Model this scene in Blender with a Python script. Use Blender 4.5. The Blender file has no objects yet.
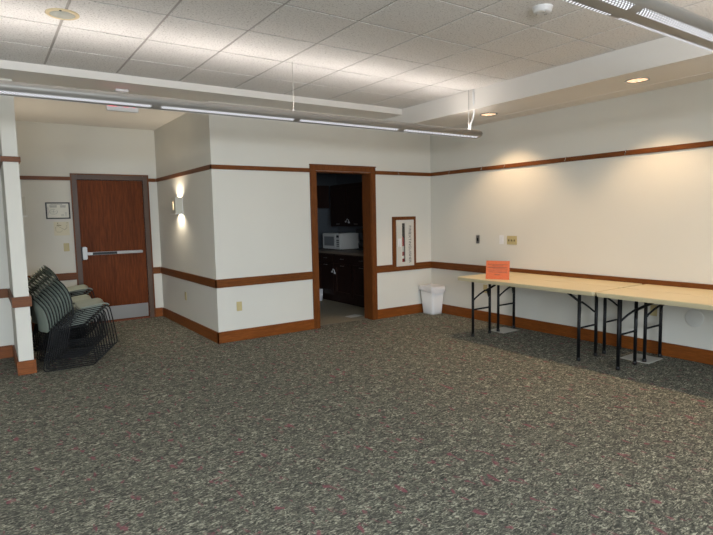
import bpy, math, random
from mathutils import Vector, Matrix
random.seed(7)
PI = math.pi
scene = bpy.context.scene
COL = scene.collection

# ------------------------------------------------------------------ sizes
H = 1.4935
XR, YB, XA, YD, XP = 5.705, 6.234, 2.257, 8.641, 0.334
YL = 7.12                 # wall of the bay beside the partition
Z1, Z2, Z3 = 2.708, 2.861, 2.935
XF, YF = 4.808, 5.815
XW, YW = -5.0, -4.0
ZPT, ZPB, ZCT, ZCB, ZB = 2.134, 2.082, 0.777, 0.674, 0.138
T = 0.02

# ------------------------------------------------------------------ materials
def srgb(r, g, b):
    f = lambda c: (c/255/12.92) if c/255 <= .04045 else ((c/255+.055)/1.055)**2.4
    return (f(r), f(g), f(b), 1)

def mat(name, col, rough=.6, metal=0., spec=.5):
    m = bpy.data.materials.new(name); m.use_nodes = True
    b = m.node_tree.nodes['Principled BSDF']
    b.inputs['Base Color'].default_value = col
    b.inputs['Roughness'].default_value = rough
    b.inputs['Metallic'].default_value = metal
    b.inputs['Specular IOR Level'].default_value = spec
    return m

def N(m, t, **kw):
    n = m.node_tree.nodes.new(t)
    for k, v in kw.items(): setattr(n, k, v)
    return n
def L(m, a, b): m.node_tree.links.new(a, b)
def bsdf(m): return m.node_tree.nodes['Principled BSDF']

def coords(m, scale, loc=(0, 0, 0), rot=(0, 0, 0)):
    g = N(m, 'ShaderNodeNewGeometry'); mp = N(m, 'ShaderNodeMapping')
    mp.inputs['Scale'].default_value = scale; mp.inputs['Location'].default_value = loc
    mp.inputs['Rotation'].default_value = rot
    L(m, g.outputs['Position'], mp.inputs['Vector']); return mp.outputs['Vector']
def objcoords(m, scale):
    g = N(m, 'ShaderNodeTexCoord'); mp = N(m, 'ShaderNodeMapping')
    mp.inputs['Scale'].default_value = scale
    L(m, g.outputs['Object'], mp.inputs['Vector']); return mp.outputs['Vector']

def noise(m, vec, scale=1., detail=3., rough=.5, dist=0.):
    n = N(m, 'ShaderNodeTexNoise'); n.inputs['Scale'].default_value = scale
    n.inputs['Detail'].default_value = detail; n.inputs['Roughness'].default_value = rough
    n.inputs['Distortion'].default_value = dist
    L(m, vec, n.inputs['Vector']); return n.outputs['Fac']
def ramp(m, fac, stops):
    r = N(m, 'ShaderNodeValToRGB'); e = r.color_ramp.elements
    e[0].position, e[0].color = stops[0]; e[1].position, e[1].color = stops[1]
    for p, c in stops[2:]:
        k = e.new(p); k.color = c
    L(m, fac, r.inputs['Fac']); return r.outputs['Color']
def mix(m, fac, a, b, mode='MIX'):
    x = N(m, 'ShaderNodeMix', data_type='RGBA', blend_type=mode)
    if isinstance(fac, float): x.inputs[0].default_value = fac
    else: L(m, fac, x.inputs[0])
    for i, v in ((6, a), (7, b)):
        if isinstance(v, tuple): x.inputs[i].default_value = v
        else: L(m, v, x.inputs[i])
    return x.outputs[2]
def bump(m, h, strength=.3, dist=.01):
    b = N(m, 'ShaderNodeBump'); b.inputs['Strength'].default_value = strength
    b.inputs['Distance'].default_value = dist
    L(m, h, b.inputs['Height']); L(m, b.outputs['Normal'], bsdf(m).inputs['Normal'])

def paint(name, col, rough=.85):
    m = mat(name, col, rough, 0, .3)
    v = coords(m, (1, 1, 1))
    n = noise(m, v, 1.3, 2)
    c2 = tuple(min(1, x*.93) for x in col[:3]) + (1,)
    L(m, mix(m, n, col, c2), bsdf(m).inputs['Base Color'])
    bump(m, noise(m, v, 260, 2), .08, .002)
    return m

def wood(name, light, dark, scale, rough=.45, spec=.25):
    m = mat(name, light, rough, 0, spec)
    v = coords(m, scale)
    a = noise(m, v, 1., 5, .6, .6)
    c = ramp(m, a, [(.32, dark), (.68, light)])
    v2 = coords(m, tuple(s*4 for s in scale))
    b = noise(m, v2, 1., 3, .6)
    L(m, mix(m, .55, c, ramp(m, b, [(.38, dark), (.62, light)])), bsdf(m).inputs['Base Color'])
    return m

WALL = paint('wall paint', srgb(216, 212, 201))
CEILP = paint('soffit paint', srgb(206, 201, 194))
CEILB = paint('fascia paint', srgb(232, 227, 220))
TRIM_H = wood('stained oak rail', srgb(126, 72, 28), srgb(84, 44, 14), (3, 3, 70))
TRIM_V = wood('stained oak casing', srgb(122, 68, 26), srgb(80, 41, 13), (60, 60, 2.5))
BASEW = wood('stained oak base', srgb(142, 79, 30), srgb(98, 51, 16), (3, 3, 60))
DOORW = wood('door veneer', srgb(114, 57, 22), srgb(80, 37, 11), (16, 16, 1.2), .55, .15)
FRAMEB = mat('brown painted steel', srgb(84, 62, 46), .45)
KWOOD = wood('dark cherry cabinet', srgb(44, 25, 17), srgb(26, 14, 10), (25, 25, 2), .4)
KWALL = paint('kitchen paint', srgb(92, 96, 100))  # paint darkened to stand in for the dimness of the kitchen
STEEL = mat('brushed steel', srgb(158, 155, 151), .36, .85)
STEELM = mat('satin cabinet door', srgb(204, 200, 190), .45, .1)
CHROME = mat('chrome', srgb(210, 208, 204), .18, 1.)
BLACK = mat('black plastic', srgb(22, 21, 22), .5)
BLACKM = mat('black enamel', srgb(12, 12, 13), .5, 0, .3)
WHITE = mat('white plastic', srgb(224, 223, 222), .45)
IVORY = mat('ivory plate', srgb(188, 172, 124), .45)
IVORYD = mat('ivory slot', srgb(120, 108, 78), .5)
ALU = mat('painted aluminium', srgb(158, 154, 148), .42, .2)
SAGE = mat('sage plastic', srgb(150, 157, 144), .5)
SAGEB = mat('grey green plastic', srgb(116, 123, 112), .5)
LAM = mat('tan laminate', srgb(212, 194, 154), .4)
LAMEDGE = mat('tan edge band', srgb(188, 176, 142), .5)
LAMLINE = mat('dark underside', srgb(70, 62, 50), .7)
RED = mat('red enamel', srgb(150, 24, 30), .35)
PAPER = mat('paper', srgb(222, 218, 206), .8)
PLATE = mat('grey vinyl plate', srgb(186, 184, 176), .6)
TANRING = mat('tan ring', srgb(216, 198, 160), .5)
SPKG = mat('speaker grille', srgb(178, 178, 168), .6)
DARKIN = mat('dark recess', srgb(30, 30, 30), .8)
COUNTER = mat('brown laminate worktop', srgb(112, 98, 84), .45)
BAGM = mat('bin bag', srgb(226, 222, 220), .4)
INK = mat('ink', srgb(60, 60, 66), .7)
INKR = mat('dark print', srgb(150, 60, 22), .7)
ORANGE = mat('orange paper', srgb(255, 116, 36), .55)
MWW = mat('microwave enamel', srgb(206, 204, 198), .4)
MWG = mat('microwave window', srgb(120, 122, 122), .3)

def emit(name, col, s):
    m = mat(name, col, .6)
    bsdf(m).inputs['Emission Color'].default_value = col
    bsdf(m).inputs['Emission Strength'].default_value = s
    return m
WARMGLOW = emit('warm lamp', (1, .72, .42, 1), 4.5)
LAMPW = emit('white lamp', (1, .96, .92, 1), 2.2)
SCONCEGLOW = emit('sconce lamp', (1, .80, .52, 1), 14)
EXITRED = emit('exit letters', (1, .03, .08, 1), .9)

def clear(name, tint=(1, 1, 1, 1), gloss=.12):
    m = bpy.data.materials.new(name); m.use_nodes = True
    nt = m.node_tree; nt.nodes.clear()
    o = nt.nodes.new('ShaderNodeOutputMaterial'); t = nt.nodes.new('ShaderNodeBsdfTransparent')
    g = nt.nodes.new('ShaderNodeBsdfGlossy'); x = nt.nodes.new('ShaderNodeMixShader')
    t.inputs[0].default_value = tint; g.inputs['Roughness'].default_value = .05
    x.inputs[0].default_value = gloss
    nt.links.new(t.outputs[0], x.inputs[1]); nt.links.new(g.outputs[0], x.inputs[2])
    nt.links.new(x.outputs[0], o.inputs[0]); return m
GLASS = clear('pane', (1, 1, 1, 1), .06)
ACRYL = clear('acrylic', (.97, .97, .97, 1), .08)

# carpet
def carpet():
    m = mat('patterned carpet', srgb(96, 94, 84), .95, 0, .1)
    w = noise(m, coords(m, (1, 1, 1)), 9, 2)
    # short dashes in drifting directions: two stretched noises picked by a slow one
    d1 = noise(m, coords(m, (28, 66, 1), (0, 0, 0), (0, 0, -.35)), 1, 2.5, .65, 1.5)
    d2 = noise(m, coords(m, (28, 62, 1), (7, 3, 0), (0, 0, -1.05)), 1, 2.5, .65, 1.5)
    sel = ramp(m, w, [(.47, (0, 0, 0, 1)), (.55, (1, 1, 1, 1))])
    d = mix(m, sel, d1, d2)
    base = ramp(m, d, [(.38, srgb(64, 64, 60)), (.47, srgb(104, 103, 92)), (.55, srgb(138, 136, 120)), (.65, srgb(214, 211, 188))])
    # mottling
    big = noise(m, coords(m, (1, 1, 1)), 14, 2)
    base = mix(m, ramp(m, big, [(.38, (0, 0, 0, 1)), (.66, (.5, .5, .5, 1))]), base, srgb(84, 84, 78))
    rs = noise(m, coords(m, (19, 9, 1), (3, 9, 0), (0, 0, .6)), 1, 1.8, .6, .4)
    red = ramp(m, rs, [(.62, (0, 0, 0, 1)), (.70, (.8, .8, .8, 1))])
    c = mix(m, red, base, srgb(150, 86, 97))
    fine = noise(m, coords(m, (1, 1, 1)), 420, 1)
    c = mix(m, ramp(m, fine, [(.35, (.35, .35, .35, 1)), (.6, (0, 0, 0, 1))]), c, srgb(58, 58, 56))
    L(m, c, bsdf(m).inputs['Base Color'])
    bump(m, noise(m, coords(m, (1, 1, 1)), 300, 2), .5, .004)
    return m
CARPET = carpet()

def tilemat():
    m = mat('mineral ceiling tile', srgb(212, 206, 201), .95, 0, .1)
    v = coords(m, (1, 1, 1))
    s = noise(m, v, 75, 2.5, .7)
    c = ramp(m, s, [(.30, srgb(172, 167, 163)), (.43, srgb(228, 225, 222)), (.6, srgb(235, 232, 229))])
    L(m, c, bsdf(m).inputs['Base Color'])
    bump(m, s, .35, .006)
    return m
TILE = tilemat()
TBAR = mat('white ceiling grid', srgb(178, 173, 168), .6)

def kfloor():
    m = mat('beige vinyl floor', srgb(160, 150, 128), .5, 0, .35)
    n = noise(m, coords(m, (1, 1, 1)), 40, 4, .7)
    L(m, ramp(m, n, [(.35, srgb(146, 137, 116)), (.65, srgb(168, 158, 136))]), bsdf(m).inputs['Base Color'])
    return m
KFLOOR = kfloor()

def louvre():
    # perforated diffuser: round lit holes in a grey sheet (pattern follows the fixture itself)
    m = mat('perforated lamp cover', srgb(112, 111, 110), .5)
    uv = N(m, 'ShaderNodeUVMap'); uv.uv_map = 'UVMap'
    mp = N(m, 'ShaderNodeMapping'); mp.inputs['Scale'].default_value = (62, 62, 1); mp.inputs['Rotation'].default_value = (0, 0, PI/4)
    L(m, uv.outputs[0], mp.inputs['Vector'])
    vo = N(m, 'ShaderNodeTexVoronoi', voronoi_dimensions='2D'); vo.inputs['Scale'].default_value = 1.
    vo.inputs['Randomness'].default_value = 0.; L(m, mp.outputs[0], vo.inputs['Vector'])
    f = ramp(m, vo.outputs['Distance'], [(.30, (1, 1, 1, 1)), (.38, (0, 0, 0, 1))])
    mu = N(m, 'ShaderNodeMath', operation='MULTIPLY'); mu.inputs[1].default_value = 1.35
    L(m, f, mu.inputs[0])
    bsdf(m).inputs['Emission Color'].default_value = (.93, .94, 1, 1)
    L(m, mu.outputs[0], bsdf(m).inputs['Emission Strength'])
    return m
LOUVRE = louvre()

# ------------------------------------------------------------------ mesh builder
class MB:
    def __init__(s): s.v = []; s.f = []; s.sm = []
    def add(s, vs, fs, smooth=False):
        o = len(s.v); s.v += [Vector(p) for p in vs]
        for f in fs: s.f.append([o+i for i in f]); s.sm.append(smooth)
        return s
    def box(s, x0, x1, y0, y1, z0, z1):
        x0, x1 = min(x0, x1), max(x0, x1); y0, y1 = min(y0, y1), max(y0, y1); z0, z1 = min(z0, z1), max(z0, z1)
        v = [(x, y, z) for z in (z0, z1) for y in (y0, y1) for x in (x0, x1)]
        return s.add(v, [(0, 2, 3, 1), (4, 5, 7, 6), (0, 1, 5, 4), (2, 6, 7, 3), (0, 4, 6, 2), (1, 3, 7, 5)])
    def tube(s, pts, r, n=8, closed=False):
        pts = [Vector(p) for p in pts]; m = len(pts); rings = []
        up = None
        for i, p in enumerate(pts):
            if closed: d = (pts[(i+1) % m]-pts[i-1])
            else: d = pts[min(i+1, m-1)]-pts[max(i-1, 0)]
            d.normalize()
            if up is None:
                up = Vector((0, 0, 1)) if abs(d.z) < .9 else Vector((1, 0, 0))
            a = d.cross(up)
            if a.length < 1e-4: a = d.orthogonal()
            a.normalize(); b = a.cross(d).normalized(); up = b
            rings.append([p + a*r*math.cos(2*PI*k/n) + b*r*math.sin(2*PI*k/n) for k in range(n)])
        vs = [q for R_ in rings for q in R_]; fs = []
        for i in range(m if closed else m-1):
            j = (i+1) % m
            for k in range(n):
                fs.append((i*n+k, i*n+(k+1) % n, j*n+(k+1) % n, j*n+k))
        if not closed:
            fs.append(tuple(range(n))[::-1]); fs.append(tuple((m-1)*n+k for k in range(n)))
        return s.add(vs, fs, True)
    def lathe(s, prof, c, axis='z', n=32, caps=True):
        vs = []
        for (r, h) in prof:
            for k in range(n):
                a = 2*PI*k/n; u, w = r*math.cos(a), r*math.sin(a)
                p = {'z': (u, w, h), 'x': (h, u, w), 'y': (u, h, w)}[axis]
                vs.append(Vector(p)+Vector(c))
        fs = []
        for i in range(len(prof)-1):
            for k in range(n): fs.append((i*n+k, i*n+(k+1) % n, (i+1)*n+(k+1) % n, (i+1)*n+k))
        if caps: fs.append(tuple(range(n))[::-1]); fs.append(tuple((len(prof)-1)*n+k for k in range(n)))
        return s.add(vs, fs, n > 12)
    def prism(s, prof, a0, a1, axis='x'):
        n = len(prof); vs = []
        for a in (a0, a1):
            for (u, w) in prof:
                vs.append({'x': (a, u, w), 'y': (u, a, w), 'z': (u, w, a)}[axis])
        fs = [tuple(range(n)), tuple(range(2*n-1, n-1, -1))]
        for k in range(n): fs.append((k, (k+1) % n, n+(k+1) % n, n+k))
        return s.add(vs, fs)
    def grid(s, f, nu, nv, th):
        """closed sheet: f(u,v)->point, thickness th along the sheet's normal"""
        P = [[Vector(f(i/nu, j/nv)) for j in range(nv+1)] for i in range(nu+1)]
        vs = []; 
        nrm = [[None]*(nv+1) for _ in range(nu+1)]
        for i in range(nu+1):
            for j in range(nv+1):
                a = P[min(i+1, nu)][j]-P[max(i-1, 0)][j]; b = P[i][min(j+1, nv)]-P[i][max(j-1, 0)]
                q = a.cross(b); q = q.normalized() if q.length > 1e-9 else Vector((0, 0, 1)); nrm[i][j] = q
        idx = lambda i, j, t: t*(nu+1)*(nv+1)+i*(nv+1)+j
        for t in (0, 1):
            for i in range(nu+1):
                for j in range(nv+1): vs.append(P[i][j]+nrm[i][j]*th*(t-.5))
        fs = []
        for i in range(nu):
            for j in range(nv):
                fs.append((idx(i, j, 1), idx(i+1, j, 1), idx(i+1, j+1, 1), idx(i, j+1, 1)))
                fs.append((idx(i, j, 0), idx(i, j+1, 0), idx(i+1, j+1, 0), idx(i+1, j, 0)))
        for i in range(nu):
            fs.append((idx(i, 0, 0), idx(i+1, 0, 0), idx(i+1, 0, 1), idx(i, 0, 1)))
            fs.append((idx(i, nv, 0), idx(i, nv, 1), idx(i+1, nv, 1), idx(i+1, nv, 0)))
        for j in range(nv):
            fs.append((idx(0, j, 0), idx(0, j, 1), idx(0, j+1, 1), idx(0, j+1, 0)))
            fs.append((idx(nu, j, 0), idx(nu, j+1, 0), idx(nu, j+1, 1), idx(nu, j, 1)))
        return s.add(vs, fs, True)
    def build(s, name, material, parent=None, bevel=0., seg=2, loc=None):
        if parent is not None:
            o0 = parent_loc(parent)
        else:
            o0 = Vector(loc) if loc is not None else Vector((0, 0, 0))
        me = bpy.data.meshes.new(name)
        me.from_pydata([tuple(v-o0) for v in s.v], [], s.f); me.update()
        for p, sm in zip(me.polygons, s.sm): p.use_smooth = sm
        me.materials.append(material)
        import bmesh
        bm = bmesh.new(); bm.from_mesh(me)
        bmesh.ops.recalc_face_normals(bm, faces=bm.faces)
        if bevel > 0:
            ed = [e for e in bm.edges if len(e.link_faces) == 2 and e.calc_face_angle(0) > .6]
            bmesh.ops.bevel(bm, geom=ed, offset=bevel, segments=seg, affect='EDGES', clamp_overlap=True)
        bm.to_mesh(me); bm.free()
        o = bpy.data.objects.new(name, me); COL.objects.link(o)
        if parent is not None: o.parent = parent
        else: o.location = o0
        return o

WL = {}
def parent_loc(p):
    v = Vector((0, 0, 0))
    while p is not None: v += p.location; p = p.parent
    return v

def tag(o, label=None, cat=None, group=None, kind=None):
    if label: o['label'] = label
    if cat: o['category'] = cat
    if group: o['group'] = group
    if kind: o['kind'] = kind
    return o
def thing(name, loc, label, cat, group=None):
    o = bpy.data.objects.new(name, None); COL.objects.link(o); o.location = loc
    o.empty_display_size = .1
    return tag(o, label, cat, group)
def struct(name, mb, m, bevel=0.):
    return tag(mb.build(name, m, bevel=bevel), kind='structure')
def copy_tree(o, parent=None):
    c = o.copy(); COL.objects.link(c); c.parent = parent
    for ch in list(o.children): copy_tree(ch, c)
    return c
def text(name, body, size, m, parent, loc, rot, extrude=.0006, align='CENTER'):
    cu = bpy.data.curves.new(name, 'FONT'); cu.body = body; cu.size = size
    cu.extrude = extrude; cu.align_x = align; cu.align_y = 'CENTER'
    tmp = bpy.data.objects.new(name+'_c', cu); COL.objects.link(tmp)
    dg = bpy.context.evaluated_depsgraph_get()
    me = bpy.data.meshes.new_from_object(tmp.evaluated_get(dg)); 
    bpy.data.objects.remove(tmp)
    me.materials.clear(); me.materials.append(m)
    o = bpy.data.objects.new(name, me); COL.objects.link(o)
    o.parent = parent; o.location = Vector(loc)-parent_loc(parent); o.rotation_euler = rot
    return o

# ------------------------------------------------------------------ the room shell
struct('floor', MB().box(XW, XR+.1, YW, 6.345, -.1, 0).box(XW, XA+.1, 6.345, YD+.1, -.1, 0), CARPET)
struct('floor_kitchen', MB().box(XA+.1, 5.9, 6.345, 9.2, -.1, -.003), KFLOOR)
struct('trim_19', MB().box(3.66, 4.565, 6.335, 6.36, -.003, .004), mat('threshold strip', srgb(120, 112, 98), .5))

# suspended tile ceiling with its grid
X0g, Y0g, S = .575, 4.617, .6096
g = MB()
g.box(XW, XF, YW, YF, Z3+.012, Z3+.06)
struct('ceiling', g, TBAR)
tl = MB()
ix = [X0g+S*k for k in range(-10, 9)]; iy = [Y0g+S*k for k in range(-15, 3)]
for a in ix:
    for b in iy:
        xa, xb, ya, yb = max(a+.010, XW), min(a+S-.010, XF), max(b+.010, YW), min(b+S-.010, YF)
        if xb-xa > .03 and yb-ya > .03:
            tl.box(xa, xb, ya, yb, Z3, Z3+.015)
struct('ceiling_tiles', tl, TILE)
gb = MB()
for a in ix: gb.box(a-.0085, a+.0085, YW, YF, Z3+.004, Z3+.014)
for b in iy: gb.box(XW, XF, b-.0085, b+.0085, Z3+.004, Z3+.013)
struct('ceiling_grid', gb, TBAR)
# dropped borders
struct('ceiling_border_back', MB().box(XW, XF, YF, YD+.1, Z2, Z3+.06), CEILB)
struct('ceiling_border_side', MB().box(XF, XR+.1, YW, YD*.0+6.4, Z1, Z3+.06), CEILB)
struct('trim_20', MB().box(5.42, 5.432, YW, YB, Z1-.004, Z1), CEILB)

# walls
wb = MB()
wb.box(XA, 3.66, YB, 6.40, 0, Z2)
wb.box(3.66, 4.565, YB, 6.40, 2.105, Z2)
CX0, CX1, CZ0, CZ1 = 5.005, 5.335, .755, 1.430       # recess of the extinguisher cabinet
wb.box(4.565, CX0, YB, 6.40, 0, Z2)
wb.box(CX1, XR, YB, 6.40, 0, Z2)
wb.box(CX0, CX1, YB, 6.40, 0, CZ0)
wb.box(CX0, CX1, YB, 6.40, CZ1, Z2)
wb.box(CX0, CX1, 6.36, 6.40, CZ0, CZ1)
struct('wall_back', wb, WALL)
struct('wall_right', MB().box(XR, XR+.1, YW, 6.40, 0, Z3), WALL)
struct('wall_alcove_side', MB().box(XA, XA+.12, 6.40, YD, 0, Z2), WALL)
dx0, dx1 = 1.150, 2.045
struct('wall_alcove_back', MB().box(XP-.2, dx0, YD, YD+.1, 0, Z2).box(dx1, XA+.12, YD, YD+.1, 0, Z2).box(dx0, dx1, YD, YD+.1, 2.10, Z2), WALL)
struct('wall_partition', MB().box(XP-.127, XP, 6.20, YD, 0, Z2), WALL)
struct('wall_bay', MB().box(-.26, XP-.127, YL, YL+.1, 0, Z2).box(XW, -.26, 6.20, YL+.1, 0, Z2), WALL)  # second block is out of view, added to shade the bay
struct('wall_left', MB().box(XW-.1, XW, YW, YL+.1, 0, Z3), WALL)
# rear wall with three daylight windows
wr = MB(); wins = [(-4.5, -2.7), (-2.3, -.5), (-.1, 1.7)]
xs = [XW-.1] + [q for w in wins for q in w] + [XR+.1]
wr.box(XW-.1, XR+.1, YW-.12, YW, 0, .85).box(XW-.1, XR+.1, YW-.12, YW, 2.5, Z3)
for i in range(0, len(xs), 2): wr.box(xs[i], xs[i+1], YW-.12, YW, .85, 2.5)
struct('wall_rear', wr, WALL)
for i, (a, b) in enumerate(wins):
    w = struct('window_%d' % (i+1), MB().box(a, a+.05, YW-.1, YW+.01, .85, 2.5).box(b-.05, b, YW-.1, YW+.01, .85, 2.5)
               .box(a, b, YW-.1, YW+.01, .85, .9).box(a, b, YW-.1, YW+.01, 2.45, 2.5).box((a+b)/2-.02, (a+b)/2+.02, YW-.09, YW, .9, 2.45), TRIM_V)
    MB().box(a+.05, b-.05, YW-.06, YW-.055, .9, 2.45).build('window_pane', GLASS, w)

# kitchen shell
KX, KY = 5.80, 9.05
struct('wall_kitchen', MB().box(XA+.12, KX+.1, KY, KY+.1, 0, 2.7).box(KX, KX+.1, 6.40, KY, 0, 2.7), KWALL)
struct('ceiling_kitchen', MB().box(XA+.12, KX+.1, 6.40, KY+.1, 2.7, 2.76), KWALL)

# rails and baseboards -------------------------------------------------
def rail(name, z0, z1, t, runs, m):
    b = MB()
    for r in runs: b.box(*r(z0, z1, t))
    return struct(name, b, m, bevel=.003)
K0, K1 = 3.575, 4.640      # casing outer edges
runs_back_l = lambda z0, z1, t: (XA-t, K0, YB-t, YB, z0, z1)
runs_back_r = lambda z0, z1, t: (K1, XR-.001, YB-t, YB, z0, z1)
runs_back_r1 = lambda z0, z1, t: (K1, 4.935, YB-t, YB, z0, z1)
runs_back_r2 = lambda z0, z1, t: (5.385, XR-.001, YB-t, YB, z0, z1)
runs_under_cab = lambda z0, z1, t: (4.935, 5.385, YB-t, YB, z0, .742)
runs_right = lambda z0, z1, t: (XR-t, XR, YW, YB-t, z0, z1)
runs_alc = lambda z0, z1, t: (XA-t, XA, YB-t+.0, YD-t, z0, z1)
runs_door_r = lambda z0, z1, t: (2.130, XA-t, YD-t, YD, z0, z1)
runs_door_l = lambda z0, z1, t: (XP+t, 1.068, YD-t, YD, z0, z1)
runs_part_r = lambda z0, z1, t: (XP, XP+t, 6.20-t, YD-t, z0, z1)
runs_part_f = lambda z0, z1, t: (XP-.127-t, XP, 6.20-t, 6.20, z0, z1)
runs_part_l = lambda z0, z1, t: (XP-.127-t, XP-.127, 6.20, YL-t, z0, z1)
runs_bay = lambda z0, z1, t: (-.26, XP-.127-t, YL-t, YL, z0, z1)
n = 1
for (z0, z1, t, m) in ((ZPB, ZPT, .018, TRIM_H), (ZCB, ZCT, .020, TRIM_H)):
    cab = z0 < 1
    rail('trim_%d' % n, z0, z1, t, [runs_back_l, runs_alc], m); n += 1
    rail('trim_%d' % n, z0, z1, t, [runs_back_r1, runs_back_r2, runs_under_cab] if cab else [runs_back_r], m); n += 1
    rail('trim_%d' % n, z0, z1, t, [runs_right], m); n += 1
    rail('trim_%d' % n, z0, z1, t, [runs_door_r], m); n += 1
    rail('trim_%d' % n, z0, z1, t, [runs_door_l], m); n += 1
    rail('trim_%d' % n, z0, z1, t, [runs_part_r, runs_part_f, runs_part_l], m); n += 1
    rail('trim_%d' % n, z0, z1, t, [runs_bay], m); n += 1
rail('baseboard_kitchen_side', 0, ZB, .018, [runs_back_l, runs_alc], BASEW)
rail('baseboard_back', 0, ZB, .018, [runs_back_r], BASEW)
rail('baseboard_right', 0, ZB, .018, [runs_right], BASEW)
rail('baseboard_alcove', 0, ZB, .018, [runs_door_r, runs_door_l], BASEW)
rail('baseboard_partition', 0, ZB, .018, [runs_part_r, runs_part_f, runs_part_l], BASEW)
rail('baseboard_bay', 0, ZB, .018, [runs_bay], BASEW)

# kitchen doorway casing and jamb lining (one U-shaped frame)
c = MB(); t = .022
c.box(K0, 3.665, YB-t, YB, 0, 2.108).box(4.560, K1, YB-t, YB, 0, 2.108).box(K0, K1, YB-t, YB, 2.108, 2.175)
c.box(K0-.006, K1+.006, YB-t-.008, YB, 2.175, 2.190)
struct('trim_15', c, TRIM_V, bevel=.003)
struct('trim_16', MB().box(3.660, 3.675, YB-.01, 6.42, 0, 2.105).box(4.550, 4.565, YB-.01, 6.42, 0, 2.105).box(3.675, 4.55, YB-.01, 6.42, 2.09, 2.105), TRIM_V)

# wooden alcove door: casing strip, brown steel frame, leaf
fr = MB()
fr.box(1.068, 1.086, YD-.02, YD, 0, 2.183).box(2.112, 2.130, YD-.02, YD, 0, 2.183).box(1.086, 2.112, YD-.02, YD, 2.165, 2.183)
struct('trim_17', fr, TRIM_V)
d = struct('door_1', MB().box(1.153, 2.042, YD+.012, YD+.055, .012, 2.094), DOORW)
fb = MB().box(1.086, 1.15, YD-.014, YD+.1, 0, 2.165).box(2.045, 2.112, YD-.014, YD+.1, 0, 2.165).box(1.15, 2.045, YD-.014, YD+.1, 2.10, 2.165)
fb.build('door_frame', FRAMEB, d, bevel=.003)
MB().box(1.172, 2.03, YD+.009, YD+.012, .03, .235).build('kick_plate', STEEL, d)
MB().box(1.150, 2.045, YD-.01, YD+.06, -.001, .012).build('threshold', mat('oak sill', srgb(120, 60, 34), .5), d)
pb = MB().box(1.225, 1.985, YD-.05, YD+.012, 1.015, 1.055).build('push_bar', STEEL, d, bevel=.006)
MB().box(1.290, 1.62, YD-.056, YD-.0505, 1.018, 1.052).build('push_pad', BLACK, pb)
hd = MB().box(1.160, 1.222, YD-.065, YD+.012, .955, 1.135).build('latch_case', STEEL, d, bevel=.010)
MB().box(1.152, 1.158, YD-.04, YD+.012, .94, 1.14).build('strike', BLACK, hd)

def fillet(pts, rad, n=4):
    pts = [Vector(p) for p in pts]; out = [pts[0]]
    for i in range(1, len(pts)-1):
        a, b, c_ = pts[i-1], pts[i], pts[i+1]
        d1, d2 = (a-b), (c_-b); rr_ = min(rad, d1.length*.45, d2.length*.45)
        s, e = b+d1.normalized()*rr_, b+d2.normalized()*rr_
        for k in range(n+1):
            t_ = k/n; out.append((1-t_)**2*s+2*(1-t_)*t_*b+t_*t_*e)
    out.append(pts[-1]); return out
# ------------------------------------------------------------------ linear pendants
def pendant(yc, x_end, gaps, label, zc=2.434):
    a, b = .098, .048
    x_beg = -3.2
    root = thing('linear_pendant_light', (x_beg*.5+x_end*.5, yc, Z3), label, 'ceiling light', 'linear pendant lights')
    def P(t): return (yc+a*math.sin(t), zc-b*math.cos(t))
    ts = [math.radians(-150+300*k/80) for k in range(81)]
    # outer skin closed with a shallow trough on top
    prof = [P(t) for t in ts]
    prof += [(yc+a*.45, zc+.012), (yc-a*.45, zc+.012)]
    bd = MB(); n_ = len(prof)
    vs = [(x, p[0], p[1]) for x in (x_beg, x_end) for p in prof]
    fs = [tuple(range(n_)), tuple(range(2*n_-1, n_-1, -1))]+[(k, (k+1) % n_, n_+(k+1) % n_, n_+k) for k in range(n_)]
    bd.add(vs, fs, False)
    h = bd.build('housing', ALU, root)
    for p in h.data.polygons: p.use_smooth = len(p.vertices) == 4
    ec = MB()
    ec.add([(x, yc+(p[0]-yc)*s_, zc+(p[1]-zc)*s_) for (x, s_) in ((x_end, 1.02), (x_end+.012, 1.0), (x_end+.02, .7)) for p in [P(math.radians(q)) for q in range(-150, 151, 30)]],
           [(i*11+k, i*11+k+1, (i+1)*11+k+1, (i+1)*11+k) for i in range(2) for k in range(10)]+[tuple(range(22, 33))], True)
    ec.build('end_cap', ALU, root)
    segs = []
    prev = x_beg+.05
    for (g0, g1) in gaps: segs.append((prev, g0)); prev = g1
    segs.append((prev, x_end-.03))
    for (u0, u1) in segs:
        for sg in (-1, 1):
            lv = MB(); q = [math.radians(sg*k) for k in range(19, 47, 3)]
            lv.add([(x, yc+(a+.0012)*math.sin(t_), zc-(b+.0012)*math.cos(t_)) for x in (u0, u1) for t_ in q],
                   [(k, k+1, len(q)+k+1, len(q)+k) for k in range(len(q)-1)], True)
            lo = lv.build('perforated_cover', LOUVRE, root)
            ul = lo.data.uv_layers.new(name='UVMap'); o0 = parent_loc(root)
            for lp in lo.data.loops:
                p = lo.data.vertices[lp.vertex_index].co + o0
                ul.data[lp.index].uv = (p.x, math.atan2((p.y-yc)/a, (zc-p.z)/b)*.085)
    MB().tube([(x_beg+.1, yc, zc+.026), (x_end-.1, yc, zc+.026)], .011, 12).build('lamp_tube', LAMPW, root)
    # real light from the tubes, upward to the tiles
    for k, (u0, u1) in enumerate(segs):
        ld = bpy.data.lights.new('tube_light', 'AREA'); ld.shape = 'RECTANGLE'
        ld.size = u1-u0; ld.size_y = .09; ld.color = (1, .92, .86); ld.energy = UPW*(u1-u0)
        ob = bpy.data.objects.new('tube_light', ld); COL.objects.link(ob); ob.parent = root
        ob.location = Vector(((u0+u1)/2, yc, zc+.05))-parent_loc(root); ob.rotation_euler = (PI, 0, 0)
    return root
UPW = 2.3
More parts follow.
